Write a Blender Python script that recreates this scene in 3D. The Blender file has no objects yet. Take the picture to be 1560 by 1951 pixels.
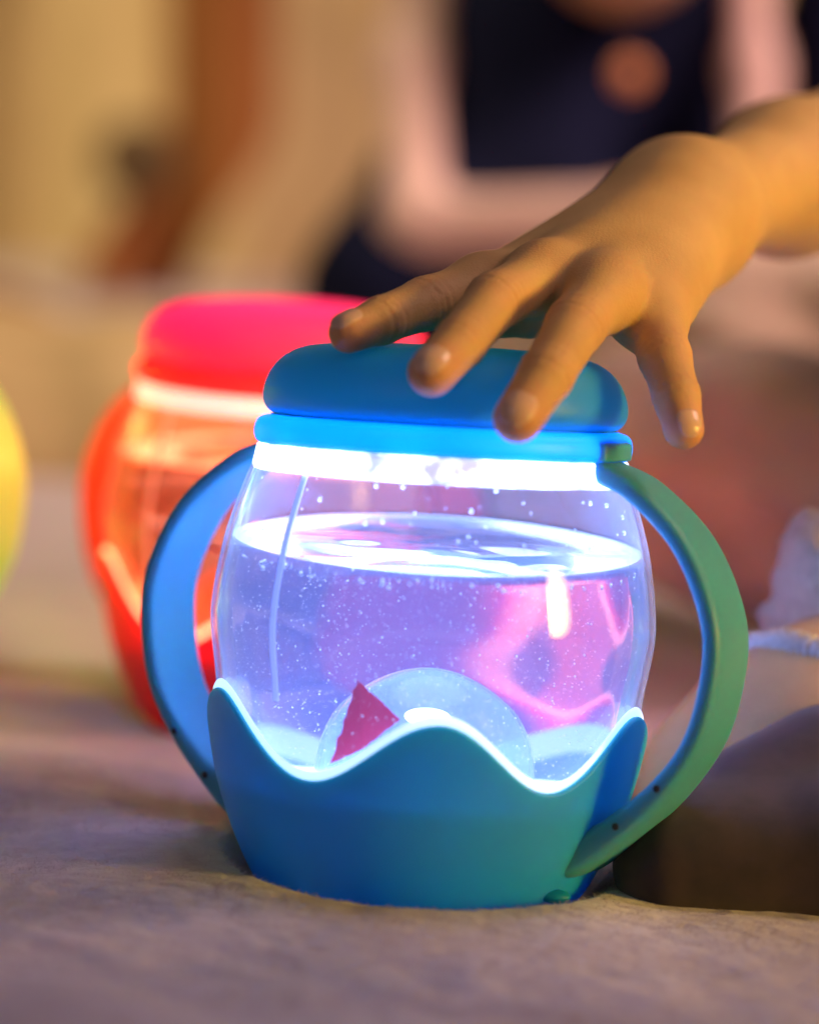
import bpy, math, random
import numpy as np
from mathutils import Vector, Matrix

random.seed(4)
rng = np.random.default_rng(7)
SC = bpy.context.scene
COL = SC.collection
PI = math.pi

# ------------------------------------------------------------------ camera
K = 0.0001412            # metres per photo pixel in the focus plane
D = 0.90                 # camera to toy
EL, RO = math.radians(8.0), math.radians(3.2)
F = np.array([0, math.cos(EL), -math.sin(EL)])
r0 = np.array([1.0, 0, 0]); u0 = np.array([0, math.sin(EL), math.cos(EL)])
R = r0*math.cos(RO) + u0*math.sin(RO)
U = -r0*math.sin(RO) + u0*math.cos(RO)
CAM = -(F*D + R*(795-780)*K + U*(975.5-1712)*K)


def at(px, py, s=0.0):
    """world point seen at photo pixel px,py, s metres behind the toy's plane"""
    d = D + s
    return CAM + F*d + R*(px-780)*K*d/D + U*(975.5-py)*K*d/D


cd = bpy.data.cameras.new('camera')
cam = bpy.data.objects.new('camera', cd)
COL.objects.link(cam)
M = Matrix(((R[0], U[0], -F[0], CAM[0]), (R[1], U[1], -F[1], CAM[1]), (R[2], U[2], -F[2], CAM[2]), (0, 0, 0, 1)))
cam.matrix_world = M
cd.sensor_fit = 'VERTICAL'; cd.sensor_height = 36
cd.lens = 36*D/(1951*K)
cd.clip_start = 0.02; cd.clip_end = 60
cd.dof.use_dof = True
cd.dof.focus_distance = D - 0.018
cd.dof.aperture_fstop = cd.lens*0.001/0.029
cd.dof.aperture_blades = 9
SC.camera = cam

# ------------------------------------------------------------------ world, view
w = bpy.data.worlds.new('World'); SC.world = w; w.use_nodes = True
w.node_tree.nodes['Background'].inputs[0].default_value = (0.80, 0.62, 0.60, 1)
w.node_tree.nodes['Background'].inputs[1].default_value = 0.07
SC.view_settings.view_transform = 'Standard'
SC.view_settings.look = 'None'
SC.view_settings.exposure = 0
SC.render.engine = 'CYCLES'
cy = SC.cycles
cy.use_denoising = True
try: cy.denoiser = 'OPENIMAGEDENOISE'
except Exception: pass
cy.max_bounces = 14; cy.transmission_bounces = 12; cy.transparent_max_bounces = 16
cy.diffuse_bounces = 4; cy.glossy_bounces = 5; cy.volume_bounces = 1
cy.sample_clamp_indirect = 4.0
cy.blur_glossy = 0.5
cy.caustics_refractive = True; cy.caustics_reflective = False


# ------------------------------------------------------------------ room lamp at the right, and added fills
def lamp(name, loc, target, size, power, col, sy=None, spread=180):
    l = bpy.data.lights.new(name, 'AREA'); l.energy = power; l.size = size; l.color = col
    if sy: l.shape = 'RECTANGLE'; l.size_y = sy
    l.spread = math.radians(spread)
    o = bpy.data.objects.new(name, l); COL.objects.link(o)
    o.location = loc
    o.rotation_euler = (Vector(target)-Vector(loc)).to_track_quat('-Z', 'Y').to_euler()
    return o


lamp('room_lamp_right', (1.15, -0.42, 0.46), (0.11, 0.03, 0.282), 0.36, 1.0, (1.0, 0.58, 0.08), .85, 19)
lamp('fill_front', (-0.9, -1.5, 1.5), (0, 0.0, 0.08), 0.8, 2.5, (0.93, 0.82, 0.98))  # added fill for the toy and the blanket
lamp('fill_back', (-0.9, 0.7, 2.1), (-0.3, 2.1, 0.2), 0.6, 12.5, (1.0, 0.80, 0.44), None, 95)  # added fill to light the curtain
lamp('fill_back_right', (1.3, 0.4, 1.5), (0.4, 1.1, 0.0), 0.6, 13.0, (1.0, 0.66, 0.56), None, 85)  # added fill to light the child behind and the quilt


# ------------------------------------------------------------------ materials
def mat(name, color=(.5, .5, .5), rough=.5, **kw):
    m = bpy.data.materials.new(name); m.use_nodes = True
    b = m.node_tree.nodes['Principled BSDF']
    b.inputs['Base Color'].default_value = (*color, 1)
    b.inputs['Roughness'].default_value = rough
    for k, v in kw.items():
        b.inputs[k.replace('_', ' ')].default_value = v
    return m


def noise_color(m, c1, c2, scale=40, detail=4, coord='Object', bump=0.0, bscale=None, bdist=0.001):
    nt = m.node_tree; N, L = nt.nodes, nt.links
    b = N['Principled BSDF']
    tc = N.new('ShaderNodeTexCoord')
    n = N.new('ShaderNodeTexNoise'); n.inputs['Scale'].default_value = scale; n.inputs['Detail'].default_value = detail
    L.new(tc.outputs[coord], n.inputs['Vector'])
    r = N.new('ShaderNodeValToRGB')
    r.color_ramp.elements[0].position = .32; r.color_ramp.elements[1].position = .68
    r.color_ramp.elements[0].color = (*c1, 1); r.color_ramp.elements[1].color = (*c2, 1)
    L.new(n.outputs['Fac'], r.inputs['Fac']); L.new(r.outputs['Color'], b.inputs['Base Color'])
    if bump:
        n2 = N.new('ShaderNodeTexNoise'); n2.inputs['Scale'].default_value = bscale or scale*4; n2.inputs['Detail'].default_value = 6
        L.new(tc.outputs[coord], n2.inputs['Vector'])
        bp = N.new('ShaderNodeBump'); bp.inputs['Strength'].default_value = bump; bp.inputs['Distance'].default_value = bdist
        L.new(n2.outputs['Fac'], bp.inputs['Height']); L.new(bp.outputs['Normal'], b.inputs['Normal'])
    return m


def silicone(name, color, radius, scale, rough=.48):
    m = mat(name, color, rough)
    b = m.node_tree.nodes['Principled BSDF']
    b.inputs['Subsurface Weight'].default_value = 1.0
    b.inputs['Subsurface Radius'].default_value = radius
    b.inputs['Subsurface Scale'].default_value = scale
    noise_color(m, tuple(c*.94 for c in color), color, 60, 3, bump=.12, bscale=2600, bdist=.0002)
    return m


def thin_translucent(name, color, tcol, fac):
    """thin coloured plastic that lets part of the light behind it through"""
    m = mat(name, color, .45)
    nt = m.node_tree; N, L = nt.nodes, nt.links
    t = N.new('ShaderNodeBsdfTranslucent'); t.inputs['Color'].default_value = (*tcol, 1)
    mx = N.new('ShaderNodeMixShader'); mx.inputs[0].default_value = fac
    L.new(N['Principled BSDF'].outputs[0], mx.inputs[1]); L.new(t.outputs[0], mx.inputs[2])
    L.new(mx.outputs[0], N['Material Output'].inputs['Surface'])
    return m


def glowing(name, color, strength, base=(.8, .8, .8)):
    m = mat(name, base, .4)
    b = m.node_tree.nodes['Principled BSDF']
    b.inputs['Emission Color'].default_value = (*color, 1)
    b.inputs['Emission Strength'].default_value = strength
    return m


def mottled(m, strength):
    """uneven brightness of a frosted diffuser over its row of small lamps"""
    nt = m.node_tree; N, L = nt.nodes, nt.links
    tc = N.new('ShaderNodeTexCoord'); n = N.new('ShaderNodeTexNoise')
    n.inputs['Scale'].default_value = 130; n.inputs['Detail'].default_value = 5
    mp = N.new('ShaderNodeMapRange'); mp.inputs['From Min'].default_value = .33; mp.inputs['From Max'].default_value = .62
    mp.inputs['To Min'].default_value = strength*.18; mp.inputs['To Max'].default_value = strength*1.5
    L.new(tc.outputs['Object'], n.inputs['Vector']); L.new(n.outputs['Fac'], mp.inputs['Value'])
    L.new(mp.outputs['Result'], N['Principled BSDF'].inputs['Emission Strength'])
    return m


def clear_wall(name, tint, haze=.03, edge=.4, milk=(.8, .88, 1)):
    """thin clear plastic wall: see-through, glossy by Fresnel, faintly milky where seen edge-on"""
    m = bpy.data.materials.new(name); m.use_nodes = True
    nt = m.node_tree; N, L = nt.nodes, nt.links
    N.remove(N['Principled BSDF'])
    tr = N.new('ShaderNodeBsdfTransparent'); tr.inputs[0].default_value = (*tint, 1)
    gl = N.new('ShaderNodeBsdfGlossy'); gl.inputs['Roughness'].default_value = .07
    l5 = N.new('ShaderNodeLayerWeight'); l5.inputs[0].default_value = .5
    p5 = N.new('ShaderNodeMath'); p5.operation = 'POWER'; p5.inputs[1].default_value = 5.0
    fr = N.new('ShaderNodeMath'); fr.operation = 'MULTIPLY_ADD'; fr.inputs[1].default_value = .9; fr.inputs[2].default_value = .035
    L.new(l5.outputs['Facing'], p5.inputs[0]); L.new(p5.outputs[0], fr.inputs[0])
    m1 = N.new('ShaderNodeMixShader')
    L.new(fr.outputs[0], m1.inputs[0]); L.new(tr.outputs[0], m1.inputs[1]); L.new(gl.outputs[0], m1.inputs[2])
    tl = N.new('ShaderNodeBsdfTranslucent'); tl.inputs[0].default_value = (*milk, 1)
    df = N.new('ShaderNodeBsdfDiffuse'); df.inputs[0].default_value = (*milk, 1)
    m2 = N.new('ShaderNodeMixShader'); m2.inputs[0].default_value = .5
    L.new(tl.outputs[0], m2.inputs[1]); L.new(df.outputs[0], m2.inputs[2])
    lw = N.new('ShaderNodeLayerWeight'); lw.inputs[0].default_value = .25
    pw = N.new('ShaderNodeMath'); pw.operation = 'POWER'; pw.inputs[1].default_value = 2.0
    mu = N.new('ShaderNodeMath'); mu.operation = 'MULTIPLY_ADD'; mu.inputs[1].default_value = edge; mu.inputs[2].default_value = haze
    L.new(lw.outputs['Facing'], pw.inputs[0]); L.new(pw.outputs[0], mu.inputs[0])
    m3 = N.new('ShaderNodeMixShader')
    L.new(mu.outputs[0], m3.inputs[0]); L.new(m1.outputs[0], m3.inputs[1]); L.new(m2.outputs[0], m3.inputs[2])
    L.new(m3.outputs[0], N['Material Output'].inputs['Surface'])
    return m


def water_mat(name, vcol, dens, tint=(1, 1, 1)):
    m = mat(name, tint, 0.0)
    nt = m.node_tree; N, L = nt.nodes, nt.links
    b = N['Principled BSDF']
    b.inputs['IOR'].default_value = 1.33
    b.inputs['Transmission Weight'].default_value = 1.0
    if dens:
        v = N.new('ShaderNodeVolumeScatter'); v.inputs['Color'].default_value = (*vcol, 1)
        v.inputs['Density'].default_value = dens; v.inputs['Anisotropy'].default_value = .2
        L.new(v.outputs[0], N['Material Output'].inputs['Volume'])
    return m


# ------------------------------------------------------------------ mesh helpers
def link(name, verts, faces, m=None, parent=None, smooth=True, label=None, cat=None, group=None, kind=None):
    me = bpy.data.meshes.new(name)
    me.from_pydata([tuple(map(float, v)) for v in verts], [], [tuple(map(int, f)) for f in faces])
    me.update()
    if smooth:
        me.polygons.foreach_set('use_smooth', [True]*len(me.polygons))
    o = bpy.data.objects.new(name, me); COL.objects.link(o)
    if m: me.materials.append(m)
    if parent: o.parent = parent
    return tag(o, label, cat, group, kind)


def tag(o, label=None, cat=None, group=None, kind=None):
    if label: o['label'] = label
    if cat: o['category'] = cat
    if group: o['group'] = group
    if kind: o['kind'] = kind
    return o


def empty(name, loc=(0, 0, 0)):
    o = bpy.data.objects.new(name, None); COL.objects.link(o); o.location = loc
    o.empty_display_size = .02
    return o


def ring_faces(nu, nv, close_u=True):
    f = []
    for j in range(nv-1):
        for i in range(nu if close_u else nu-1):
            a = j*nu+i; b = j*nu+(i+1) % nu
            f.append((a, b, b+nu, a+nu))
    return f


def lathe(prof, seg=128):
    """prof: list of (r,z); r=0 ends become poles"""
    V, Fc = [], []
    rows = []
    for r, z in prof:
        if r < 1e-7:
            rows.append([len(V)]); V.append((0, 0, z))
        else:
            row = []
            for i in range(seg):
                a = 2*PI*i/seg
                row.append(len(V)); V.append((r*math.cos(a), r*math.sin(a), z))
            rows.append(row)
    for A, B in zip(rows[:-1], rows[1:]):
        for i in range(seg):
            j = (i+1) % seg
            if len(A) == 1 and len(B) > 1: Fc.append((A[0], B[j], B[i]))
            elif len(B) == 1 and len(A) > 1: Fc.append((A[i], A[j], B[0]))
            elif len(A) > 1: Fc.append((A[i], A[j], B[j], B[i]))
    return V, Fc


def catmull(pts, n):
    P = np.array(pts, float)
    P = np.vstack([2*P[0]-P[1], P, 2*P[-1]-P[-2]])
    out = []
    m = len(P)-3
    for i in range(m):
        for t in np.linspace(0, 1, n, endpoint=False):
            a, b, c, d = P[i:i+4]
            out.append(.5*((2*b)+(-a+c)*t+(2*a-5*b+4*c-d)*t*t+(-a+3*b-3*c+d)*t**3))
    out.append(P[-2])
    return np.array(out)


# ------------------------------------------------------------------ signed-distance surfaces
class Blob:
    def __init__(self, k=.004):
        self.p = []; self.k = k
    def cone(self, a, b, ra, rb, k=None):
        self.p.append(('c', np.array(a, np.float32), np.array(b, np.float32), ra, rb, k or self.k)); return self
    def ell(self, c, axes, rad, k=None):
        self.p.append(('e', np.array(c, np.float32), np.array(axes, np.float32), np.array(rad, np.float32), 0, k or self.k)); return self
    def dist(self, X):
        X = X.astype(np.float32)
        out = None
        for t, a, b, ra, rb, k in self.p:
            if t == 'c':
                ba = b-a; pa = X-a
                h = np.clip(pa@ba/max(float(ba@ba), 1e-12), 0, 1)
                d = np.linalg.norm(pa-h[:, None]*ba, axis=1)-(ra+(rb-ra)*h)
            else:
                q = (X-a)@b.T
                k0 = np.linalg.norm(q/ra, axis=1); k1 = np.linalg.norm(q/(ra*ra), axis=1)
                d = k0*(k0-1)/np.maximum(k1, 1e-9)
            if out is None: out = d
            else:
                h = np.maximum(k-np.abs(out-d), 0)/k
                out = np.minimum(out, d)-h*h*k*.25
        return out
    def bounds(self, pad):
        lo, hi = [], []
        for t, a, b, ra, rb, k in self.p:
            if t == 'c':
                rr = max(ra, rb); lo.append(np.minimum(a, b)-rr); hi.append(np.maximum(a, b)+rr)
            else:
                rr = float(ra.max()); lo.append(a-rr); hi.append(a+rr)
        return np.min(lo, 0)-pad, np.max(hi, 0)+pad


def surface(blob, h, warp=None):
    """mesh the blob's zero level with surface nets on a sparse grid"""
    fn = (lambda X: blob.dist(X)+warp(X)) if warp else blob.dist
    c = 4
    lo, hi = blob.bounds(3*h+.002)
    n = np.ceil((hi-lo)/(h*c)).astype(int)+1
    gx = [lo[i]+np.arange(n[i])*h*c+h*c/2 for i in range(3)]
    G = np.stack(np.meshgrid(*gx, indexing='ij'), -1).reshape(-1, 3)
    Dc = fn(G).reshape(n)
    near = np.abs(Dc) < h*c*1.5
    big = np.where(Dc < 0, -1., 1.).astype(np.float32)
    Fg = np.repeat(np.repeat(np.repeat(big, c, 0), c, 1), c, 2)
    mk = np.repeat(np.repeat(np.repeat(near, c, 0), c, 1), c, 2)
    idx = np.argwhere(mk)
    X = lo+(idx+.5)*h
    Fg[idx[:, 0], idx[:, 1], idx[:, 2]] = fn(X)
    S = Fg < 0
    N = np.array(Fg.shape)
    corner = [(i, j, k) for i in (0, 1) for j in (0, 1) for k in (0, 1)]
    def sh(A, o): return A[o[0]:N[0]-1+o[0], o[1]:N[1]-1+o[1], o[2]:N[2]-1+o[2]]
    cnt = sum(sh(S, o).astype(np.int8) for o in corner)
    cells = np.argwhere((cnt > 0) & (cnt < 8))
    cid = -np.ones(N-1, int); cid[cells[:, 0], cells[:, 1], cells[:, 2]] = np.arange(len(cells))
    acc = np.zeros((len(cells), 3)); num = np.zeros(len(cells))
    for o in corner:
        for ax in range(3):
            if o[ax]: continue
            o2 = list(o); o2[ax] = 1
            a = Fg[cells[:, 0]+o[0], cells[:, 1]+o[1], cells[:, 2]+o[2]]
            b = Fg[cells[:, 0]+o2[0], cells[:, 1]+o2[1], cells[:, 2]+o2[2]]
            ok = (a < 0) != (b < 0)
            t = np.where(ok, a/np.where(ok, a-b, 1), 0)
            p = np.array(o, float)[None].repeat(len(cells), 0); p[:, ax] += t
            acc[ok] += p[ok]; num[ok] += 1
    V = lo+(cells+acc/num[:, None]+.5)*h
    faces = []
    for ax in range(3):
        a = S; sl1 = [slice(None)]*3; sl2 = [slice(None)]*3
        sl1[ax] = slice(0, -1); sl2[ax] = slice(1, None)
        A, B = S[tuple(sl1)], S[tuple(sl2)]
        e = np.argwhere(A != B)
        b1, b2 = [(1, 2), (2, 0), (0, 1)][ax]
        e = e[(e[:, b1] > 0) & (e[:, b2] > 0) & (e[:, b1] < N[b1]-1) & (e[:, b2] < N[b2]-1)]
        sign = A[e[:, 0], e[:, 1], e[:, 2]]
        q = []
        for d1, d2 in ((-1, -1), (0, -1), (0, 0), (-1, 0)):
            cc = e.copy(); cc[:, b1] += d1; cc[:, b2] += d2
            q.append(cid[cc[:, 0], cc[:, 1], cc[:, 2]])
        q = np.stack(q, 1)
        q[~sign] = q[~sign][:, ::-1]
        faces.append(q)
    return V, np.vstack(faces)


# ------------------------------------------------------------------ blanket (ground)
def hash_noise(x, y, seed=0):
    xi, yi = np.floor(x), np.floor(y); xf, yf = x-xi, y-yi
    def h(a, b):
        v = np.sin(a*127.1+b*311.7+seed*74.7)*43758.5453
        return v-np.floor(v)
    u, v = xf*xf*(3-2*xf), yf*yf*(3-2*yf)
    return (h(xi, yi)*(1-u)+h(xi+1, yi)*u)*(1-v)+(h(xi, yi+1)*(1-u)+h(xi+1, yi+1)*u)*v-.5


def sstep(a, b, x):
    t = np.clip((x-a)/(b-a), 0, 1); return t*t*(3-2*t)


TOYS = []   # x, y, footprint radius


def ground_h(x, y):
    x = np.asarray(x, float); y = np.asarray(y, float)
    h = .0085+.0075*hash_noise(x*9+y*3+3.3, y*14, 1)+.0036*hash_noise(x*23, y*38+x*6, 2)+.0014*hash_noise(x*70, y*90+x*20, 3)
    h = h+.02*sstep(.9, 2.2, y)*hash_noise(x*4, y*4, 5)
    flat = np.exp(-((x/.10)**4+((y+.02)/.075)**2))
    fr_ = np.exp(-(((y+.055)/.035)**4))*sstep(-.05, .0, x)
    flat = np.maximum(flat, fr_)
    h = h*(1-.85*flat)+(.0122-.003*sstep(.03, .07, x))*.85*flat
    h = h-.004*sstep(.02, .06, y)*sstep(.04, .08, x)
    h = h+.012*np.exp(-(((x+.13)/.08)**2+((y-.07)/.035)**2))
    for tx, ty, tr in TOYS:
        r = np.hypot(x-tx, y-ty)
        h = h*sstep(tr+.002, tr+.016, r)
    return h


# ------------------------------------------------------------------ the toy
PX = K
PROF = [(0, 255), (8, 282), (25, 302), (60, 324), (130, 357), (215, 387), (310, 408), (400, 420), (480, 425),
        (560, 423), (640, 412), (700, 399), (760, 380), (800, 366), (825, 356), (850, 347)]
PROF_S = catmull(PROF, 12)


def Rm(z):
    return np.interp(z, PROF_S[:, 0], PROF_S[:, 1])


def wave_top(a, extra):
    """height of the scalloped edge (px) at azimuth a (radians, camera side is -90 deg)"""
    d = (a+PI/2-math.radians(3)+PI) % (2*PI)-PI
    q = np.interp(math.degrees(d), [-180, -71, 0, 63, 180], [-180, -72, 0, 72, 180])
    c = math.cos(math.radians(5*q))
    h = 318+64*c+4*c*c
    for az, e in extra:
        da = (a+PI/2-math.radians(az)+PI) % (2*PI)-PI
        h += e*math.exp(-(da/.32)**2)
    return h


def sweep_handle(az, w=168, t=40):
    """flat strap handle at azimuth az, returns verts, faces and a path sampler"""
    path = [(318, 846), (345, 836), (416, 806), (512, 724), (573, 616), (592, 515), (568, 376), (508, 275), (422, 188), (345, 130), (322, 118)]
    P = catmull(path, 8)
    T = np.gradient(P, axis=0); T /= np.linalg.norm(T, axis=1)[:, None]
    n = 28
    V = []
    rad = np.array([math.cos(az), math.sin(az), 0]); tan = np.array([-math.sin(az), math.cos(az), 0]); up = np.array([0, 0, 1.])
    m = len(P)
    for i in range(m):
        f = i/(m-1)
        ww = w*(.80+.20*math.sin(min(1, f*2.2)*PI/2)) * (1+.12*sstep(.75, 1, f))
        tt = t*(1+.75*float(sstep(.62, .95, f)))
        nr = rad*(-T[i, 1])*-1+up*(T[i, 0])*-1     # outward normal of the strap
        nr = -(rad*T[i, 1])+up*T[i, 0]
        c = rad*P[i, 0]+up*P[i, 1]
        for j in range(n):
            a = 2*PI*j/n
            ca, sa = math.cos(a), math.sin(a)
            e = .42
            x = math.copysign(abs(ca)**e, ca)*ww/2; y = math.copysign(abs(sa)**(e*1.25), sa)*tt/2
            V.append((c+tan*x+nr*y)*PX)
    Fc = ring_faces(n, m)
    Fc = [tuple(reversed(f)) for f in Fc]
    Fc.append(tuple(range(n))); Fc.append(tuple(reversed(range((m-1)*n, m*n))))
    def side(fr, sgn, off=0.0):
        i = int(fr*(m-1)); c = rad*P[i, 0]+up*P[i, 1]
        return (c+tan*sgn*(w*(1+.1*fr)/2+off))*PX
    return V, Fc, side, tan


def tube_mesh(pts, rad, n=8):
    V = []
    pts = [np.array(p, float) for p in pts]
    for i, p in enumerate(pts):
        t = pts[min(i+1, len(pts)-1)]-pts[max(i-1, 0)]; t /= np.linalg.norm(t)
        a = np.cross(t, [0, 1, .3]); a /= np.linalg.norm(a); b = np.cross(t, a)
        for j in range(n):
            q = 2*PI*j/n
            V.append(p+rad*(a*math.cos(q)+b*math.sin(q)))
    Fc = ring_faces(n, len(pts)); Fc.append(tuple(range(n))[::-1]); Fc.append(tuple(range((len(pts)-1)*n, len(pts)*n)))
    return V, Fc


def ellipsoid(c, r, n=24, m=14):
    prof = [(math.sin(PI*i/m), -math.cos(PI*i/m)) for i in range(m+1)]
    prof[0] = (0, -1); prof[-1] = (0, 1)
    V, Fc = lathe(prof, n)
    return [(c[0]+v[0]*r[0], c[1]+v[1]*r[1], c[2]+v[2]*r[2]) for v in V], Fc


def make_toy(name, label, cat, loc, lean, mats, handle_az, scale=1.0, water_z=680, seg=160, extra=(), level=None, strip_az=-136, group=None):
    """fishbowl lantern; profile numbers are photo pixels at the toy's plane"""
    root = empty(name, loc); root.rotation_euler = (lean, 0, 0); root.scale = (scale,)*3
    tag(root, label, cat, group)
    t = 15
    # base shell with its scalloped edge
    V, rows = [], 0
    path_n = 30
    V = []
    for j in range(path_n+8+14):
        for i in range(seg):
            a = 2*PI*i/seg
            top = wave_top(a, extra)
            if j < path_n:                                  # outside, bottom to top
                f = j/(path_n-1); z = (top-6)*f**1.15; r = Rm(z)+6
            elif j < path_n+8:                              # rounded lip
                q = (j-path_n+1)/9*PI; z = top-6+7.5*math.sin(q); r = Rm(top)+6-t/2+t/2*math.cos(q)
            else:                                           # inside, down to the cavity floor
                f = (j-path_n-8+1)/14; z = (top-6)*(1-f)+14*f; r = Rm(z)+6-t
            V.append((r*math.cos(a)*PX, r*math.sin(a)*PX, z*PX))
    Fc = ring_faces(seg, path_n+22)
    c0 = len(V); V.append((0, 0, 0)); c1 = len(V); V.append((0, 0, 14*PX))
    last = (path_n+21)*seg
    for i in range(seg):
        Fc.append((i, c0, (i+1) % seg)); Fc.append((last+i, last+(i+1) % seg, c1))
    link('base_shell', V, Fc, mats['shell'], root)
    # emissive band along the scallops, added for the bowl wall's edge-lit glow
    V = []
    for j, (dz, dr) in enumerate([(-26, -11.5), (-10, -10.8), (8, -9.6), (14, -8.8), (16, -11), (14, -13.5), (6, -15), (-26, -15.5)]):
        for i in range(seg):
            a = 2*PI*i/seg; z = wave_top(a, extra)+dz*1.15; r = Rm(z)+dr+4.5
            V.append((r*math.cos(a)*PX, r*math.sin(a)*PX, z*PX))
    link('edge_glow', V, ring_faces(seg, 8), mats['rim'], root)
    # clear bowl
    inset = lambda z: 13*(1-float(sstep(398, 545, z)))
    zs = np.linspace(60, 850, 60)
    prof = [(0, 56*PX), (200*PX, 56*PX)]+[((Rm(z)-1-inset(z)-2)*PX, z*PX) for z in zs]
    prof += [((Rm(z)-1-inset(z)-14)*PX, z*PX) for z in zs[::-1]]+[(180*PX, 68*PX), (0, 68*PX)]
    V, Fc = lathe(prof, seg)
    link('clear_bowl', V, Fc, mats['glass'], root)
    # glowing floor (under the water) with its central dome and lamp
    link('light_floor', *lathe([(0, 236*PX), (340*PX, 236*PX), (362*PX, 244*PX), (366*PX, 254*PX), (350*PX, 252*PX), (150*PX, 262*PX), (0, 262*PX)], 96), mats['floor'], root)
    link('dim_disc', *lathe([(0, 214*PX), (352*PX, 214*PX), (364*PX, 226*PX), (364*PX, 231*PX), (350*PX, 219*PX), (0, 219*PX)], 96), mats['dim_disc'], root)  # unseen translucent disc added under the floor to dim the base
    dm = [(156*math.cos(q)*PX, (262+205*math.sin(q))*PX) for q in np.linspace(0, PI/2, 16)]
    dm[-1] = (0, dm[-1][1])
    dm2 = [(max(0, r-4*PX), z-4*PX) for r, z in dm[::-1]]
    dm2[0] = (0, dm2[0][1])
    link('dome', *lathe(dm+dm2, 72), mats['dome'], root)
    # lid underside lamp, milky neck
    link('lid_lamp', *lathe([(0, 842*PX), (312*PX, 842*PX), (318*PX, 846*PX), (312*PX, 852*PX), (0, 852*PX)], 96), mats['lid_lamp'], root)
    link('neck', *lathe([(355*PX, 806*PX), (358*PX, 812*PX), (354*PX, 832*PX), (351*PX, 850*PX), (344*PX, 856*PX), (326*PX, 856*PX), (322*PX, 835*PX), (334*PX, 812*PX), (346*PX, 805*PX), (355*PX, 806*PX)], 128), mats['neck'], root)
    # collar ring
    pr = [(300, 853), (340, 853), (352, 858), (357, 868), (357, 884), (352, 897), (342, 904), (325, 907), (300, 908), (298, 880), (300, 853)]
    pr = catmull(pr, 4)
    link('collar', *lathe([(p[0]*PX, p[1]*PX) for p in pr], 144), mats['collar'], root)
    link('collar_lamp', *lathe([(0, 866*PX), (285*PX, 866*PX), (290*PX, 880*PX), (285*PX, 896*PX), (0, 896*PX)], 96), mats['collar_lamp'], root)
    # domed lid
    pr = catmull([(0, 909), (300, 908), (322, 910), (338, 922), (345, 942), (341, 970), (326, 1000), (298, 1026), (250, 1043), (150, 1052), (60, 1054), (0, 1054)], 6)
    pr = [(max(0, p[0])*PX, p[1]*PX) for p in pr]
    pr[0] = (0, pr[0][1]); pr[-1] = (0, pr[-1][1])
    link('lid', *lathe(pr, 144), mats['lid'], root)
    # handles
    for az in handle_az:
        V, Fc, side, tan = sweep_handle(math.radians(az))
        hd = link('handle', V, Fc, mats['handle'], root)
        sgn = -1 if tan[1] > 0 else 1
        for fr in (.70, .79):
            c = side(fr, sgn, -1.0)
            v, f = ellipsoid((0, 0, 0), (7*PX, 7*PX, 2.4*PX), 16, 8)
            q = Vector(tan*sgn).to_track_quat('Z', 'Y').to_matrix()
            link('screw', [np.array(q@Vector(x))+c for x in v], f, mats['dark'], hd)
        # tab where the handle meets the collar
        rad = np.array([math.cos(math.radians(az)), math.sin(math.radians(az)), 0])
        vv = []
        for (a, b, c) in [(x, y, z) for z in (0, 1) for y in (-1, 1) for x in (0, 1)]:
            vv.append((rad*(342+a*19)+tan*b*(72-a*10)+np.array([0, 0, 858+c*(36-a*4)]))*PX)
        ff = [(0, 2, 3, 1), (4, 5, 7, 6), (0, 1, 5, 4), (2, 6, 7, 3), (1, 3, 7, 5), (0, 4, 6, 2)]
        o = link('collar_tab', vv, ff, mats['handle'], root, smooth=False)
        bv = o.modifiers.new('bevel', 'BEVEL'); bv.width = 5*PX; bv.segments = 3
    # glowing strip on the bowl wall, added for a long reflection
    a = math.radians(strip_az)
    V, Fc = [], []
    zz = np.linspace(392, 815, 24)
    for z in zz:
        for da, dr in ((-.018, -17), (.018, -17), (.018, -20), (-.018, -20)):
            r = Rm(z)-1-inset(z)+dr+1
            V.append((r*math.cos(a+da)*PX, r*math.sin(a+da)*PX, z*PX))
    Fc = ring_faces(4, 24); Fc += [(3, 2, 1, 0), (92, 93, 94, 95)]
    link('glint_strip', V, Fc, mats['strip'], root, smooth=False)
    # small foot
    # ---- water, level in the world although the toy leans
    tl = math.tan(-lean)            # local plane z = z0 + tl*... so that the world z is constant
    nseg = 144
    V = []
    def wall(z): return float(Rm(z))-1-inset(z)-16.5
    zb = 228
    ring = []
    NB = 26
    for j in range(NB):
        for i in range(nseg):
            a = 2*PI*i/nseg
            zt = water_z
            for _ in range(4): zt = water_z+tl*wall(zt)*math.sin(a)
            z = zb+(zt-zb)*j/(NB-1)
            r = wall(z)
            if j == NB-1: z += 2.5
            V.append((r*math.cos(a), r*math.sin(a), z))
    NR = 34
    for j in range(1, NR):
        for i in range(nseg):
            a = 2*PI*i/nseg
            zt = water_z
            for _ in range(3): zt = water_z+tl*wall(zt)*math.sin(a)
            f = 1-j/NR
            r = wall(zt)*f; x, y = r*math.cos(a), r*math.sin(a)
            z = water_z+tl*y
            rip = 11*hash_noise(x/150+5, y/95+2, 8)+2.2*hash_noise(x/70, y/45+9, 9)+1.5*math.sin(r/40+x/90)
            z += rip*min(1, (1-f)*7)
            if j == 1: z += -1.5
            V.append((x, y, z))
    Fc = ring_faces(nseg, NB+NR-1)
    cb = len(V); V.append((0, 0, zb)); ct = len(V); V.append((0, 0, water_z))
    lr = (NB+NR-2)*nseg
    for i in range(nseg):
        Fc.append((i, cb, (i+1) % nseg)); Fc.append((lr+i, lr+(i+1) % nseg, ct))
    wt = link('water', [np.array(v)*PX for v in V], Fc, mats['water'])
    wt.matrix_world = root_matrix(loc, lean) @ Matrix.Scale(scale, 4)
    return root, wt


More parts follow.
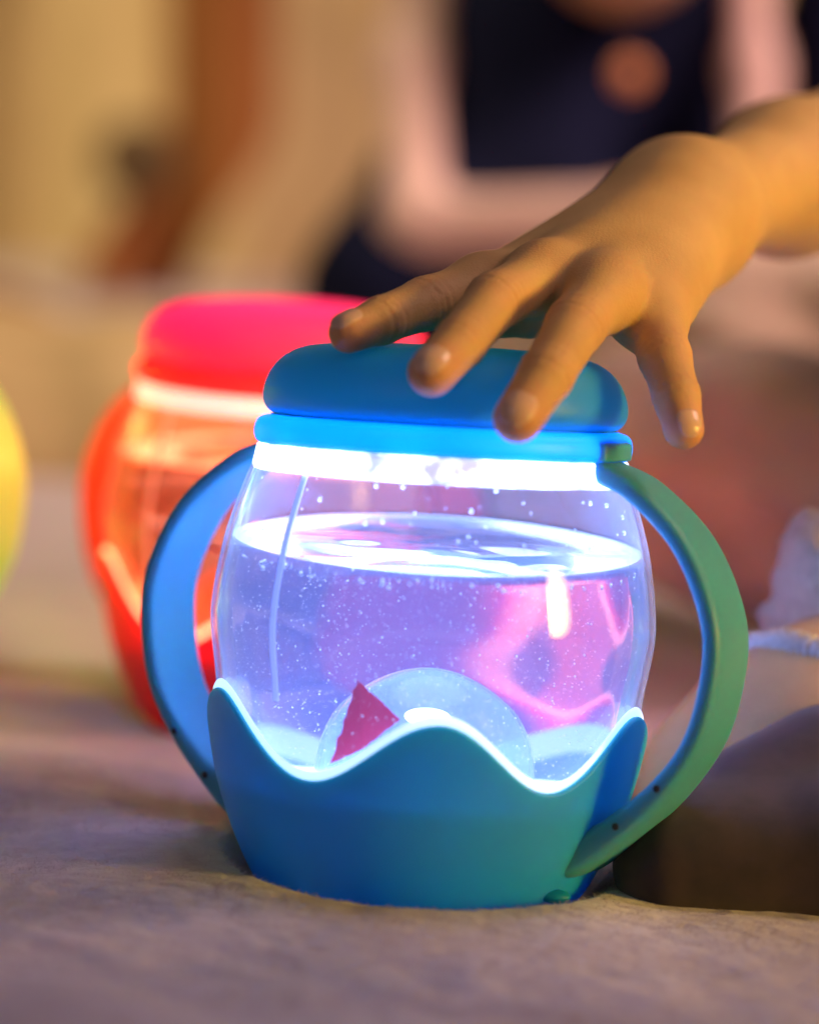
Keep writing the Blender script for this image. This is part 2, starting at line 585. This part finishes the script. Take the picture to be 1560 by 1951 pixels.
def root_matrix(loc, lean):
    return Matrix.Translation(loc) @ Matrix.Rotation(lean, 4, 'X')


def toy_mats(pre, col, rad, sc, ringcol, light, k, dens, vcol, hazecol=(1, 1, 1), lampcol=None):
    lampcol = lampcol or light
    return dict(
        shell=silicone(pre+'_shell', col, rad, sc),
        lid=silicone(pre+'_lid', col, rad, sc),
        handle=silicone(pre+'_handle', col, rad, sc*.6),
        collar=thin_translucent(pre+'_collar', ringcol, ringcol, .5),
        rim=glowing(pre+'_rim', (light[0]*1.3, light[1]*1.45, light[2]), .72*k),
        floor=glowing(pre+'_floor', light, 2.1*k),
        dome=thin_translucent(pre+'_dome', (.55, .7, .85), (.6, .75, .95), .5),
        dim_disc=thin_translucent(pre+'_dim_disc', (.5, .6, .7), (.6, .85, .9), .75),
        bead=glowing(pre+'_bead', light, 3*k),
        lid_lamp=glowing(pre+'_lid_lamp', lampcol, 9.0*k),
        collar_lamp=glowing(pre+'_collar_lamp', lampcol, 12.0*k),
        neck=mottled(glowing(pre+'_neck', tuple(.25+.75*c for c in lampcol), 1), 2.4*k),
        strip=glowing(pre+'_strip', light, .55*k),
        dark=mat(pre+'_screw', (.01, .015, .02), .5),
        glass=clear_wall(pre+'_wall', hazecol),
        water=water_mat(pre+'_water', vcol, dens),
    )


TOYS.append((0, 0, .039))
LEAN = -math.radians(5)
blue = toy_mats('blue', (.015, .395, .57), (.03, .97, .96), .0046, (.01, .52, 1.0), (.33, .46, 1.0), 1.9, 4.5, (.42, .46, 1.0))
blue['lid'] = thin_translucent('blue_lid', (.03, .35, .47), (.012, .52, .60), .35)
blue['floor'] = glowing('blue_floor', (.42, .56, 1), 5.6)
blue['handle'] = silicone('blue_handle', (.07, .38, .55), (.05, .9, 1.0), .0035)
blue['dome'] = clear_wall('blue_dome', (.8, .9, 1), .13, .3)
blue['glass'] = clear_wall('blue_wall', (.83, .86, 1), .022, .45)
toy, water = make_toy('fishbowl_lantern', 'blue fishbowl night light in focus, two strap handles, domed lid under the child\'s hand', 'toy lantern',
                      (0, 0, 0), LEAN, blue, (-26, 152), extra=((3, -6), (-68, 12), (67, 2)))
v, f = lathe([(0, 922*PX), (285*PX, 922*PX), (292*PX, 928*PX), (285*PX, 936*PX), (0, 936*PX)], 48)
link('lid_glow', v, f, glowing('blue_lid_glow', (.5, .9, 1), .30), toy)  # unseen glowing disc added inside the lid to brighten it
tag(water, 'clear glowing water with a rippled surface inside the blue fishbowl light', 'water', 'water in the fishbowl lights')


def ground_at(px, py):
    """where the pixel's ray meets z=.008"""
    d = at(px, py)-CAM
    t = (.008-CAM[2])/d[2]
    return CAM+d*t


# red one behind, lime one far left
red = toy_mats('red', (.90, .035, .05), (1.0, .15, .08), .006, (1.0, .10, .10), (1.0, .34, .18), 2.0, 0, (1, .5, .3))
red['glass'] = clear_wall('red_wall', (1, .90, .84), .12, .9, (1, .3, .16))  # coral milk colour stands in for the lit edges of the wall
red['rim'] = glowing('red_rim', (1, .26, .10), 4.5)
red['neck'] = glowing('red_neck', (1, .45, .30), 1.7)
red['handle'] = thin_translucent('red_handle', (.95, .13, .06), (1, .28, .14), .45)
red['lid'] = thin_translucent('red_lid', (.95, .13, .08), (1.0, .24, .38), .5)
red['dome'] = thin_translucent('red_dome', (.8, .3, .2), (.9, .4, .2), .5)
pr = ground_at(508, 1342)
TOYS.append((pr[0], pr[1], .039))
rt, rw = make_toy('fishbowl_lantern', 'red glowing fishbowl night light out of focus behind the blue one', 'toy lantern',
                  (pr[0], pr[1], 0), 0, red, (140, -40), .95, seg=80, extra=((-80, 60),))
v, f = lathe([(0, 922*PX), (285*PX, 922*PX), (292*PX, 928*PX), (285*PX, 936*PX), (0, 936*PX)], 48)
link('lid_glow', v, f, glowing('red_lid_glow', (1, .06, .5), 2.6), rt)  # unseen magenta disc added to tint the lid from within
tag(rw, 'water inside the red fishbowl light, orange from its glow', 'water', 'water in the fishbowl lights')
lime = toy_mats('lime', (.55, .75, .05), (.6, 1.0, .1), .006, (.6, .85, .05), (.75, 1.0, .25), 1.6, 0, (.8, 1, .4))
lime['glass'] = clear_wall('lime_wall', (.97, 1, .85), .03, .5)
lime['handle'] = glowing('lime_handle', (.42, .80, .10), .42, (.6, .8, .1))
pl = ground_at(-360, 1244)
TOYS.append((pl[0], pl[1], .039))
lt, lw_ = make_toy('fishbowl_lantern', 'lime green glowing fishbowl light cut off by the left edge of the photo', 'toy lantern',
                   (pl[0], pl[1], 0), 0, lime, (145, -35), seg=64)
tag(lw_, 'water inside the lime green light at the left edge', 'water', 'water in the fishbowl lights')

# ---- red fin piece standing in the blue bowl, bubbles
TM = np.array(root_matrix((0, 0, 0), LEAN))
TI = np.linalg.inv(TM)


def on_local_depth(px, py, ylocal):
    """point of the toy's local frame seen at the pixel, at local depth ylocal (px units)"""
    o = (TI@np.append(CAM, 1))[:3]; d = TI[:3, :3]@(at(px, py)-CAM)
    return (o+d*((ylocal*PX-o[1])/d[1]))/PX


fp = on_local_depth(1056, 1708, -218)
v, f = ellipsoid(fp*PX, (30*PX, 20*PX, 13*PX))
link('foot', v, f, blue['collar'], toy)
bz = on_local_depth(815, 1352, -150)
v, f = ellipsoid(bz*PX, (36*PX, 22*PX, 17*PX))
link('lamp_bead', v, f, glowing('lamp_bead', (.8, .88, 1), 5), toy)

tri = [on_local_depth(694, 1287, -255), on_local_depth(768, 1362, -240), on_local_depth(700, 1420, -262), on_local_depth(638, 1450, -275)]
edge = []
ns = 14
for a, b, jag in ((tri[0], tri[1], 1.2), (tri[1], tri[2], 1), (tri[2], tri[3], 1), (tri[3], tri[0], 3.0)):
    for i in range(ns):
        f = i/ns; p = a*(1-f)+b*f
        n = np.array([-(b-a)[2], 0, (b-a)[0]]); n /= np.linalg.norm(n)
        edge.append(p+n*jag*random.uniform(-1, 1))
cen = sum(tri)/4
V = []
for dy in (0, 5):
    V += [e+np.array([0, dy, 0]) for e in edge]
V += [cen+np.array([0, -4, 0]), cen+np.array([0, 9, 0])]
n = len(edge); Fc = []
for i in range(n):
    j = (i+1) % n
    Fc += [(i, j, 2*n), (n+j, n+i, 2*n+1), (i, n+i, n+j, j)]
fin = link('fin', [v*PX for v in V], Fc, thin_translucent('fin_red', (.85, .02, .10), (.9, .03, .14), .45), toy, smooth=False)

bt, bf = [], []
ico = [(0, 0, 1), (1, 0, 0), (0, 1, 0), (-1, 0, 0), (0, -1, 0), (0, 0, -1)]
icf = [(0, 1, 2), (0, 2, 3), (0, 3, 4), (0, 4, 1), (5, 2, 1), (5, 3, 2), (5, 4, 3), (5, 1, 4)]
for _ in range(4200):
    z = random.uniform(275, 650); a = random.uniform(-PI, 0); rr = (Rm(z)-40)*math.sqrt(random.uniform(.1, 1))
    c = np.array([rr*math.cos(a), rr*math.sin(a), z])
    r = .8+1.8*random.random()**7+(.8 if random.random() < .03 else 0)
    s = len(bt)
    bt += [(c+np.array(v)*r)*PX for v in ico]; bf += [tuple(s+i for i in f) for f in icf]
bub = link('bubbles', bt, bf, mat('bubble', (1, 1, 1), .15), smooth=True,
           label='hundreds of tiny air bubbles hanging in the water of the blue light', cat='bubbles', kind='stuff')
bub.matrix_world = root_matrix((0, 0, 0), LEAN)
bm_ = mat('drop', (1, 1, 1), .02); bm_.node_tree.nodes['Principled BSDF'].inputs['Transmission Weight'].default_value = 1
dt, dfc = [], []
for _ in range(150):
    z = random.choice([660+random.gauss(0, 7), 660+random.gauss(0, 5), random.uniform(700, 825)]); a = random.uniform(-PI+.05, -.05); rr = Rm(z)-17
    c = np.array([rr*math.cos(a), rr*math.sin(a), z]); r = random.choice([1.2, 1.6, 2.0, 2.6, 4.0])
    if z < 700: c[2] += math.tan(-LEAN)*rr*math.sin(a)
    v, f = ellipsoid(c, (r, r, r*1.2), 10, 6); s = len(dt)
    dt += [np.array(x)*PX for x in v]; dfc += [tuple(s+i for i in q) for q in f]
dr = link('droplets', dt, dfc, bm_, label='water droplets clinging inside the clear wall above the waterline', cat='droplets', kind='stuff')
dr.matrix_world = root_matrix((0, 0, 0), LEAN)

# ------------------------------------------------------------------ blanket mesh
bl = mat('blanket', (.4, .32, .3), .95, Sheen_Weight=.5)
noise_color(bl, (.50, .40, .43), (.64, .52, .55), 22, 5, bump=.25, bscale=330, bdist=.002)
xs = np.unique(np.concatenate([np.linspace(-.45, .45, 620), np.linspace(-3.5, -.45, 60), np.linspace(.45, 3.5, 60)]))
ys = np.unique(np.concatenate([np.linspace(-.9, -.25, 60), np.linspace(-.25, .32, 430), np.linspace(.32, 3.4, 160)]))
GX, GY = np.meshgrid(xs, ys)
GZ = ground_h(GX, GY)+.0004*hash_noise(GX*230, GY*300+GX*60, 11)+.0002*hash_noise(GX*520+GY*90, GY*520, 12)
V = np.stack([GX, GY, GZ], -1).reshape(-1, 3)
gb = link('ground_blanket', V, ring_faces(len(xs), len(ys), False), bl, kind='structure')

# soft pile of the fleece near the toy
nf = 80000
fx = rng.uniform(-.16, .15, nf); fy = rng.uniform(-.15, .10, nf)
kp = np.hypot(fx, fy) > .047; fx, fy = fx[kp], fy[kp]; nf = len(fx)
fz = ground_h(fx, fy)-.0003
an = rng.uniform(0, 2*PI, nf); ln = rng.uniform(.0016, .0034, nf); wd = rng.uniform(.00007, .00014, nf)
dx, dy = np.cos(an), np.sin(an)
P0 = np.stack([fx, fy, fz], 1); dr_ = np.stack([dx, dy, np.zeros(nf)], 1); sd = np.stack([-dy, dx, np.zeros(nf)], 1)*wd[:, None]
P1 = P0+dr_*(ln*.35)[:, None]+np.array([0, 0, 1])*(ln*.16)[:, None]
P2 = P1+dr_*(ln*.6)[:, None]+np.array([0, 0, 1])*(ln*rng.uniform(-.1, .14, nf))[:, None]
V = np.stack([P0-sd, P0+sd, P1+sd, P1-sd, P2], 1).reshape(-1, 3)
b_ = np.arange(nf)*5
Fc = [tuple(q) for q in np.stack([b_, b_+1, b_+2, b_+3], 1)]+[tuple(q) for q in np.stack([b_+3, b_+2, b_+4], 1)]
pile_m = mat('pile', (.58, .47, .50), .95)
link('fleece_pile', V, Fc, pile_m, gb, kind='stuff')

# ------------------------------------------------------------------ skin
def skin_mat(name, c1, c2, sub=.35):
    m = mat(name, c1, .62)
    noise_color(m, c1, c2, 75, 6, bump=.45, bscale=1500, bdist=.0005)
    b = m.node_tree.nodes['Principled BSDF']
    b.inputs['Subsurface Weight'].default_value = sub
    b.inputs['Subsurface Radius'].default_value = (1, .35, .18)
    b.inputs['Subsurface Scale'].default_value = .004
    return m


skin = skin_mat('skin', (.60, .36, .15), (.67, .42, .18))

# ---- child with the hand: joints are (px, py, depth), radii in photo px
H = Blob(.0035)
FING = {
    'index': [(915, 548, -.006, 54), (812, 578, -.022, 49), (728, 610, -.036, 43), (664, 634, -.044, 37)],
    'middle': [(1035, 528, -.014, 58), (942, 574, -.034, 53), (876, 652, -.054, 46), (822, 710, -.066, 43)],
    'ring': [(1150, 560, -.020, 60), (1095, 622, -.040, 54), (1040, 715, -.060, 48), (986, 797, -.070, 44)],
    'pinky': [(1240, 600, -.010, 58), (1266, 680, -.026, 48), (1288, 755, -.036, 42), (1302, 818, -.042, 37)],
    'thumb': [(1180, 560, .030, 60), (1090, 590, .015, 48), (1010, 598, .002, 44), (960, 604, -.006, 36)],
}
P3 = {}
for k_, js in FING.items():
    pts = [(at(x, y, s), r*PX) for x, y, s, r in js]
    P3[k_] = pts
    # two bones blend at each joint
    for (a, ra), (b, rb) in zip(pts[:-1], pts[1:]):
        H.cone(a, b, ra, rb, .0022 if (k_ != 'x') else None)
W = at(1300, 392, .052)
for (x, y, s, r), (wx, wy, ws, wr) in zip(
        [(925, 555, -.004, 56), (1040, 535, -.012, 60), (1150, 560, -.018, 60), (1238, 598, -.008, 60)],
        [(1250, 378, .055, 78), (1290, 388, .050, 84), (1312, 408, .048, 88), (1312, 442, .048, 82)]):
    H.cone(at(x, y, s), at(wx, wy, ws), r*PX, wr*PX, .010)
H.cone(at(1120, 530, .004), at(1280, 450, .04), 70*PX, 95*PX, .010)
H.cone(at(1255, 560, .004), at(1315, 450, .045), 62*PX, 80*PX, .010)
H.cone(at(1180, 560, .030), at(1270, 440, .045), 60*PX, 80*PX, .010)
H.cone(at(1318, 392, .054), at(1500, 340, .12), 106*PX, 148*PX, .022)
H.cone(at(1500, 338, .12), at(1780, 250, .21), 148*PX, 190*PX, .016)


def crease(X):
    out = np.zeros(len(X), np.float32)
    for k_, pts in P3.items():
        if k_ == 'thumb': continue
        for i, amp in ((1, .0007), (2, .0006)):
            c, r = pts[i]; ax = pts[i+1][0]-pts[i-1][0]; ax = ax/np.linalg.norm(ax)
            d = X-c; t = d@ax; near = np.exp(-(np.linalg.norm(d, axis=1)/(r*1.5))**4)
            for o in (-.0023, 0, .0022):
                out += amp*near*np.exp(-((t-o+.0003*np.sin(d[:, 0]*2200))/.00055)**2)
            out -= .00015*near*np.exp(-(t/.004)**2)     # joint a little fuller
        # dimple between knuckle and hand
        c, r = pts[0]
    return out


hv, hf = surface(H, .00085, crease)

# body that carries the arm and the leg (mostly outside the frame)
B = Blob(.03)
B.cone(at(1780, 262, .21), at(2300, 60, .32), 178*PX, .040)
B.cone(at(2300, 60, .32), at(2750, 250, .30), .045, .075)
B.cone(at(2750, 250, .30), at(2750, 1300, .26), .085, .10)
B.cone(at(2700, 1400, .22), at(1900, 1400, .10), .085, .062)
LEGP = [(1900, 1400, .10, .062), (1560, 1475, .055, .038), (1400, 1540, .045, .030)]
for a, b in zip(LEGP[:-1], LEGP[1:]):
    B.cone(at(*a[:3]), at(*b[:3]), a[3], b[3], .02)
B.cone(at(1330, 1600, .035), at(1620, 1660, .02), .0165, .019, .012)      # shin folded under
B.cone(at(1620, 1660, .02), at(2200, 1640, .02), .019, .024, .012)
bv_, bf_ = surface(B, .0035)
hv_all = np.vstack([hv, bv_]); hf_all = np.vstack([hf, bf_+len(hv)])
child = empty('person', tuple(at(2750, 1500, .25)))
tag(child, 'child at the right edge, bare knee on the blanket, hand on the blue lid', 'person')


def kid(name, V, Fc, m, parent, **kw):
    base = np.array(parent.location)
    return link(name, np.asarray(V)-base, Fc, m, parent, **kw)


bo = kid('body', hv_all, hf_all, skin, child)
fl = np.zeros(len(hv_all), np.float32)
for k_, pts in P3.items():
    for i, wgt in ((3, 1.0), (2, .35), (1, .45), (0, .3)):
        c, r = pts[i]
        fl = np.maximum(fl, wgt*np.exp(-(np.linalg.norm(hv_all-c, axis=1)/(r*1.35))**2))
at_ = bo.data.attributes.new('flush', 'FLOAT', 'POINT'); at_.data.foreach_set('value', fl)
nt = skin.node_tree; b = nt.nodes['Principled BSDF']; src = b.inputs['Base Color'].links[0].from_socket
an_ = nt.nodes.new('ShaderNodeAttribute'); an_.attribute_name = 'flush'
mx = nt.nodes.new('ShaderNodeMix'); mx.data_type = 'RGBA'
nt.links.new(an_.outputs['Fac'], mx.inputs[0]); nt.links.new(src, mx.inputs[6]); mx.inputs[7].default_value = (.72, .31, .19, 1)
nt.links.new(mx.outputs[2], b.inputs['Base Color'])


# nails follow the skin
nail_m = mat('nail', (.80, .50, .39), .25)
nail_m.node_tree.nodes['Principled BSDF'].inputs['Subsurface Weight'].default_value = .2
nail_m.node_tree.nodes['Principled BSDF'].inputs['Subsurface Scale'].default_value = .002


def nail(fk, up_px, wid=.0040, lng=.0052, back=.0015):
    (b, rb), (t, rt_) = P3[fk][2], P3[fk][3]
    ax = t-b; ax /= np.linalg.norm(ax)
    tw = np.array(up_px, float); n = R*tw[0]+U*tw[1]-F*tw[2]
    n = n-ax*(n@ax); n /= np.linalg.norm(n); s = np.cross(ax, n)
    nu, nv = 15, 17
    P = []
    for v in np.linspace(-1, 1, nv):
        for u in np.linspace(-1, 1, nu):
            uu = u*math.sqrt(max(0, 1-abs(v)**5*.75)) if v > 0 else u*math.sqrt(max(0, 1-abs(v)**4*.7))
            ang = uu*wid/rt_
            x = v*lng+back; beta = max(0.0, x)/rt_*.9
            c = t+ax*min(x, 0.0)
            P.append((c, (n*math.cos(ang)+s*math.sin(ang))*math.cos(beta)+ax*math.sin(beta)))
    C = np.array([p[0] for p in P]); Dn = np.array([p[1] for p in P])
    dist = np.zeros(len(P))
    # march outwards from inside until the skin
    X = C-0*Dn
    for _ in range(30):
        d = H.dist(X+Dn*dist[:, None])
        dist -= d*.8
    off = dist+.00040
    top = C+Dn*off[:, None]; bot = C+Dn*(off-.0006)[:, None]
    V = np.vstack([top, bot]); Fc = []
    g = ring_faces(nu, nv, False); m = nu*nv
    Fc += g; Fc += [tuple(m+i for i in reversed(f)) for f in g]
    bd = list(range(nu))+[nu*j+nu-1 for j in range(1, nv)]+[m-1-i for i in range(1, nu)]+[nu*j for j in range(nv-2, 0, -1)]
    for i, a in enumerate(bd):
        b2 = bd[(i+1) % len(bd)]
        Fc.append((a, m+a, m+b2, b2))
    kid('nail', V, Fc, nail_m, child)


nail('index', (-.3, .75, .6), .0038, .0046, .0016)
nail('middle', (-.15, .55, .9), .0047, .0050, .0022)
nail('ring', (-.05, .45, .9), .0048, .0052, .0022)
nail('pinky', (.25, .4, .9), .0033, .0040, .0018)

Sk = Blob(.012)  # dark sock added over the lower leg for the shade there
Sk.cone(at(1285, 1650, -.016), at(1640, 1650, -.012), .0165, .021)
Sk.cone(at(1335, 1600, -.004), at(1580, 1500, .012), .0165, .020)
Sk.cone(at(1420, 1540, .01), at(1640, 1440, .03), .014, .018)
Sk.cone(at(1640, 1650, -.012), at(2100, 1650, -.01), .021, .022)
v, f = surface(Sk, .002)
sk = mat('shade_sock_cloth', (.03, .018, .025), .9, Sheen_Weight=.3); noise_color(sk, (.022, .014, .02), (.045, .025, .032), 90, 5, bump=.12, bscale=3000, bdist=.0003)
kid('shade_sock', v, f, sk, child)

# shorts with a gathered cream hem
S = Blob(.03)
S.cone(at(2700, 1380, .22), at(1900, 1290, .12), .10, .070)
S.cone(at(1900, 1290, .12), at(1640, 1130, .085), .070, .026)
S.cone(at(2750, 1300, .26), at(2750, 800, .28), .105, .10)


def folds(X):
    q = X@np.array([.55, .2, .82])
    return (.0022*np.sin(X[:, 0]*260+X[:, 2]*90)+.0012*np.sin(q*620)).astype(np.float32)


sv, sf = surface(S, .0035, folds)
cloth = mat('cream_cloth', (.62, .50, .36), .95, Sheen_Weight=.4)
noise_color(cloth, (.48, .38, .27), (.64, .53, .38), 260, 5, bump=.9, bscale=900, bdist=.0015)
kid('shorts', sv, sf, cloth, child)
# the hem: a gathered band
hp = catmull([at(1400, 1246, .06), at(1470, 1232, .045), at(1540, 1240, .035), at(1640, 1280, .03), at(1760, 1340, .04)], 26)
V = []; nn = 12
for i, p in enumerate(hp):
    t = hp[min(i+1, len(hp)-1)]-hp[max(i-1, 0)]; t /= np.linalg.norm(t)
    a = np.cross(t, F); a /= np.linalg.norm(a); b = np.cross(t, a)
    g = 1+.22*math.sin(i*1.7)+.1*random.uniform(-1, 1)
    for j in range(nn):
        q = 2*PI*j/nn
        V.append(p+(a*math.cos(q)*.0042+b*math.sin(q)*.0032)*g)
Fc = ring_faces(nn, len(hp))+[tuple(range(nn))[::-1], tuple(range((len(hp)-1)*nn, len(hp)*nn))]
hem_m = mat('hem', (.78, .72, .66), .95)
noise_color(hem_m, (.62, .55, .48), (.82, .76, .70), 700, 4, bump=.8, bscale=1800, bdist=.001)
kid('hem', V, Fc, hem_m, child)

# ------------------------------------------------------------------ child in the background
Z = 1.0
kk = K*(D+Z)/D
q_ = lambda x, y, s=0: at(x, y, Z+s)
back = empty('person', tuple(q_(1150, 700)))
tag(back, 'blurred child behind the toys in navy pinafore and pale pink sleeves, arms folded', 'person')
Bk = Blob(.02)
Bk.ell(q_(1190, -300, 0), np.eye(3), (215*kk, 240*kk, 292*kk))          # head
Bk.cone(q_(1190, -120, .02), q_(1190, -80, -.02), 120*kk, 85*kk, .03)    # jaw
Bk.cone(q_(1190, -60, .09), q_(1180, 80, .14), .030, .030)
Bk.cone(q_(1180, 180, .14), q_(1150, 520, .14), .055, .060)
for sgn, pts in ((-1, [(900, 90, .10), (795, 420, .0), (1180, 412, -.08), (1290, 420, -.10)]), (1, [(1450, 90, .08), (1450, 450, .0), (1330, 480, -.06), (1250, 470, -.09)])):
    for a, b in zip(pts[:-1], pts[1:]):
        Bk.cone(q_(*a), q_(*b), .014, .013)
    e = np.array(pts[-1])
    for i in range(4):
        Bk.cone(q_(e[0], e[1]-30+i*20, e[2]), q_(e[0]-sgn*90, e[1]-40+i*26, e[2]-.01), .007, .0055, .006)
Bk.cone(q_(1000, 560, .05), q_(780, 560, -.02), .035, .025)
# face details
Bk.cone(q_(1190, -250, -.092), q_(1190, -190, -.105), .006, .010, .01)
Bk.cone(q_(1150, -120, -.088), q_(1230, -120, -.088), .005, .005, .008)
for x in (985, 1395): Bk.ell(q_(x, -230, .01), np.eye(3), (.010, .016, .026), .01)
v, f = surface(Bk, .006)
kid('body', v, f, skin_mat('skin_back', (.50, .27, .16), (.58, .33, .2)), back)
for x in (1110, 1270):
    v, f = ellipsoid(q_(x, -265, -.082), (.012, .008, .008))
    kid('eye', v, f, mat('eye_dark', (.03, .02, .02), .2), back)
Hr = Blob(.02); Hr.ell(q_(1190, -330, .035), np.eye(3), (245*kk, 250*kk, 270*kk)); Hr.ell(q_(1190, -420, -.01), np.eye(3), (215*kk, 235*kk, 160*kk))
v, f = surface(Hr, .008); kid('hair', v, f, mat('hair', (.02, .014, .01), .6), back)
navy = mat('navy_cloth', (.006, .008, .032), .9); noise_color(navy, (.005, .007, .026), (.009, .011, .038), 25, 5)
Vs = Blob(.03)
Vs.cone(q_(1130, 60, .12), q_(1130, 440, .12), .078, .080)
Vs.cone(q_(1010, 30, .10), q_(1010, 440, .10), .045, .06)
Vs.cone(q_(1300, 30, .10), q_(1300, 420, .10), .045, .05)
Vs.cone(q_(1600, -160, .08), q_(1620, 260, .08), .032, .036)
Vs.cone(q_(1330, 30, .07), q_(1330, 330, .07), .03, .03)

Vs.cone(q_(1000, 540, .05), q_(730, 560, -.0), .045, .04)
Vs.cone(q_(800, 360, .04), q_(750, 560, .0), .032, .048)
Vs.cone(q_(900, 480, .03), q_(1250, 480, .0), .03, .03)
Vs.cone(q_(1000, 60, .06), q_(1000, 400, .06), .050, .052)
navy.node_tree.nodes['Principled BSDF'].inputs['Specular IOR Level'].default_value = .08
v, f = surface(Vs, .008); kid('pinafore', v, f, navy, back)
slv = mat('sleeve', (.74, .50, .46), .9); noise_color(slv, (.66, .43, .40), (.80, .56, .52), 22, 4)
Sl = Blob(.02)
Sl.cone(q_(815, -160, .07), q_(780, 120, .03), .020, .0165); Sl.cone(q_(780, 120, .03), q_(795, 430, -.03), .0165, .0175)
Sl.cone(q_(795, 430, -.03), q_(1220, 412, -.09), .0175, .0165)
Sl.cone(q_(1425, -160, .07), q_(1436, 130, .0), .0125, .0125); Sl.cone(q_(1436, 130, .0), q_(1450, 430, -.03), .0125, .018)
Sl.cone(q_(1450, 440, -.03), q_(1600, 500, -.05), .026, .022)
v, f = surface(Sl, .006); kid('sleeves', v, f, slv, back)
v, f = ellipsoid((0, 0, 0), (.0085, .004, .0085))
c = q_(1200, 142, -.03)
kid('button', np.array(v)+c, f, mat('button', (.85, .32, .12), .5), back)

pil = Blob(.05)
for x, y, d_, r_ in ((1250, 700, .62, .045), (1450, 700, .60, .050), (1700, 690, .60, .055)):
    pil.ell(at(x, y, d_), np.eye(3), (.09, .07, r_))
for x, y, d_, r_ in ((1200, 880, .42, .03), (1420, 930, .36, .035), (1650, 920, .34, .04)):
    pil.ell(at(x, y, d_), np.eye(3), (.09, .07, r_))
v, f = surface(pil, .005, lambda X: (.003*np.sin(X[:, 0]*95+X[:, 2]*60+2*np.sin(X[:, 1]*30))+.002*np.sin(X[:, 2]*170+X[:, 0]*40)).astype(np.float32))
pm = mat('quilt', (.5, .36, .28), .95, Sheen_Weight=.4); noise_color(pm, (.50, .33, .26), (.66, .48, .36), 16, 5, bump=.8, bscale=200, bdist=.004)
link('quilt', v, f, pm, label='rumpled pinkish tan quilt bunched up behind the right handle and the wrist', cat='quilt')

pil = Blob(.05)  # added heap, orange light on the blanket put into its colour
for x, y, d_, rx, rz in ((-80, 800, .95, .16, .05), (150, 760, 1.0, .11, .045), (330, 700, 1.15, .10, .03), (-60, 900, .85, .15, .06), (120, 860, .82, .12, .05)):
    pil.ell(at(x, y, d_), np.eye(3), (rx, .09, rz))
v, f = surface(pil, .006, lambda X: (.004*np.sin(X[:, 0]*70+X[:, 2]*50)).astype(np.float32))
tm = mat('warm_heap', (.5, .36, .16), .95); noise_color(tm, (.40, .28, .13), (.56, .42, .20), 9, 4)
link('warm_lit_heap', v, f, tm, label='low heap added at the left, olive tan for the orange light on the blanket', cat='blanket heap')

# ------------------------------------------------------------------ curtain and hangings at the back left
def sheet(name, xs_px, ys_px, depth, m, wav, label, cat, thick=.01, shear=None):
    nu, nv = 140, 50
    V = []
    for layer in (0, 1):
        for v in np.linspace(0, 1, nv):
            for u in np.linspace(0, 1, nu):
                px = xs_px[0]+(xs_px[1]-xs_px[0])*u; py = ys_px[0]+(ys_px[1]-ys_px[0])*v
                if shear: px += shear(v)
                V.append(at(px, py, depth+wav(px, py)+layer*thick))
    m_ = nu*nv; g = ring_faces(nu, nv, False)
    Fc = [tuple(reversed(f)) for f in g]+[tuple(m_+i for i in f) for f in g]
    bd = list(range(nu))+[nu*j+nu-1 for j in range(1, nv)]+[m_-1-i for i in range(1, nu)]+[nu*j for j in range(nv-2, 0, -1)]
    for i, a in enumerate(bd):
        b = bd[(i+1) % len(bd)]; Fc.append((a, b, m_+b, m_+a))
    return link(name, V, Fc, m, label=label, cat=cat)


tan_m = mat('curtain_tan', (.56, .42, .20), .95); noise_color(tan_m, (.46, .34, .16), (.62, .48, .25), 5, 3)
sheet('curtain', (-700, 2400), (-900, 640), 2.0, tan_m, lambda x, y: .035*math.sin(x/110+y/500)+.012*math.sin(x/41),
      'tan yellow curtain hanging in soft folds across the blurred background', 'curtain')
brown = mat('brown_cloth', (.26, .09, .02), .95); noise_color(brown, (.22, .07, .014), (.30, .105, .024), 9, 3)
sheet('shawl', (320, 530), (-700, 560), 1.75, brown, lambda x, y: .03*math.sin(x/40),
      'rust brown length of cloth hanging in front of the tan curtain', 'cloth', .02,
      lambda v: -170*float(sstep(.72, 1.0, v)))
cus = Blob(.03)
cus.ell(at(245, 300, 1.7), np.eye(3), (.025, .02, .03)); cus.ell(at(290, 310, 1.7), np.eye(3), (.022, .02, .025))
v, f = surface(cus, .01)  # rounded dark form beside the rust cloth
olive = mat('olive_dark', (.10, .06, .02), .95); noise_color(olive, (.08, .05, .018), (.12, .07, .03), 12, 3)
link('dark_shape', v, f, olive, label='dark olive brown shape, blurred, left of the rust brown cloth', cat='dark_shape')
cus = Blob(.03)
g = at(-60, 640, 1.35); cus.ell(g, np.eye(3), (.07, .05, .035)); cus.ell(g+np.array([.02, 0, -.02]), np.eye(3), (.06, .05, .03))
v, f = surface(cus, .01)
link('cushion', v, f, brown, label='rust brown cushion at the left edge, blurred, behind the lime light', cat='cushion')
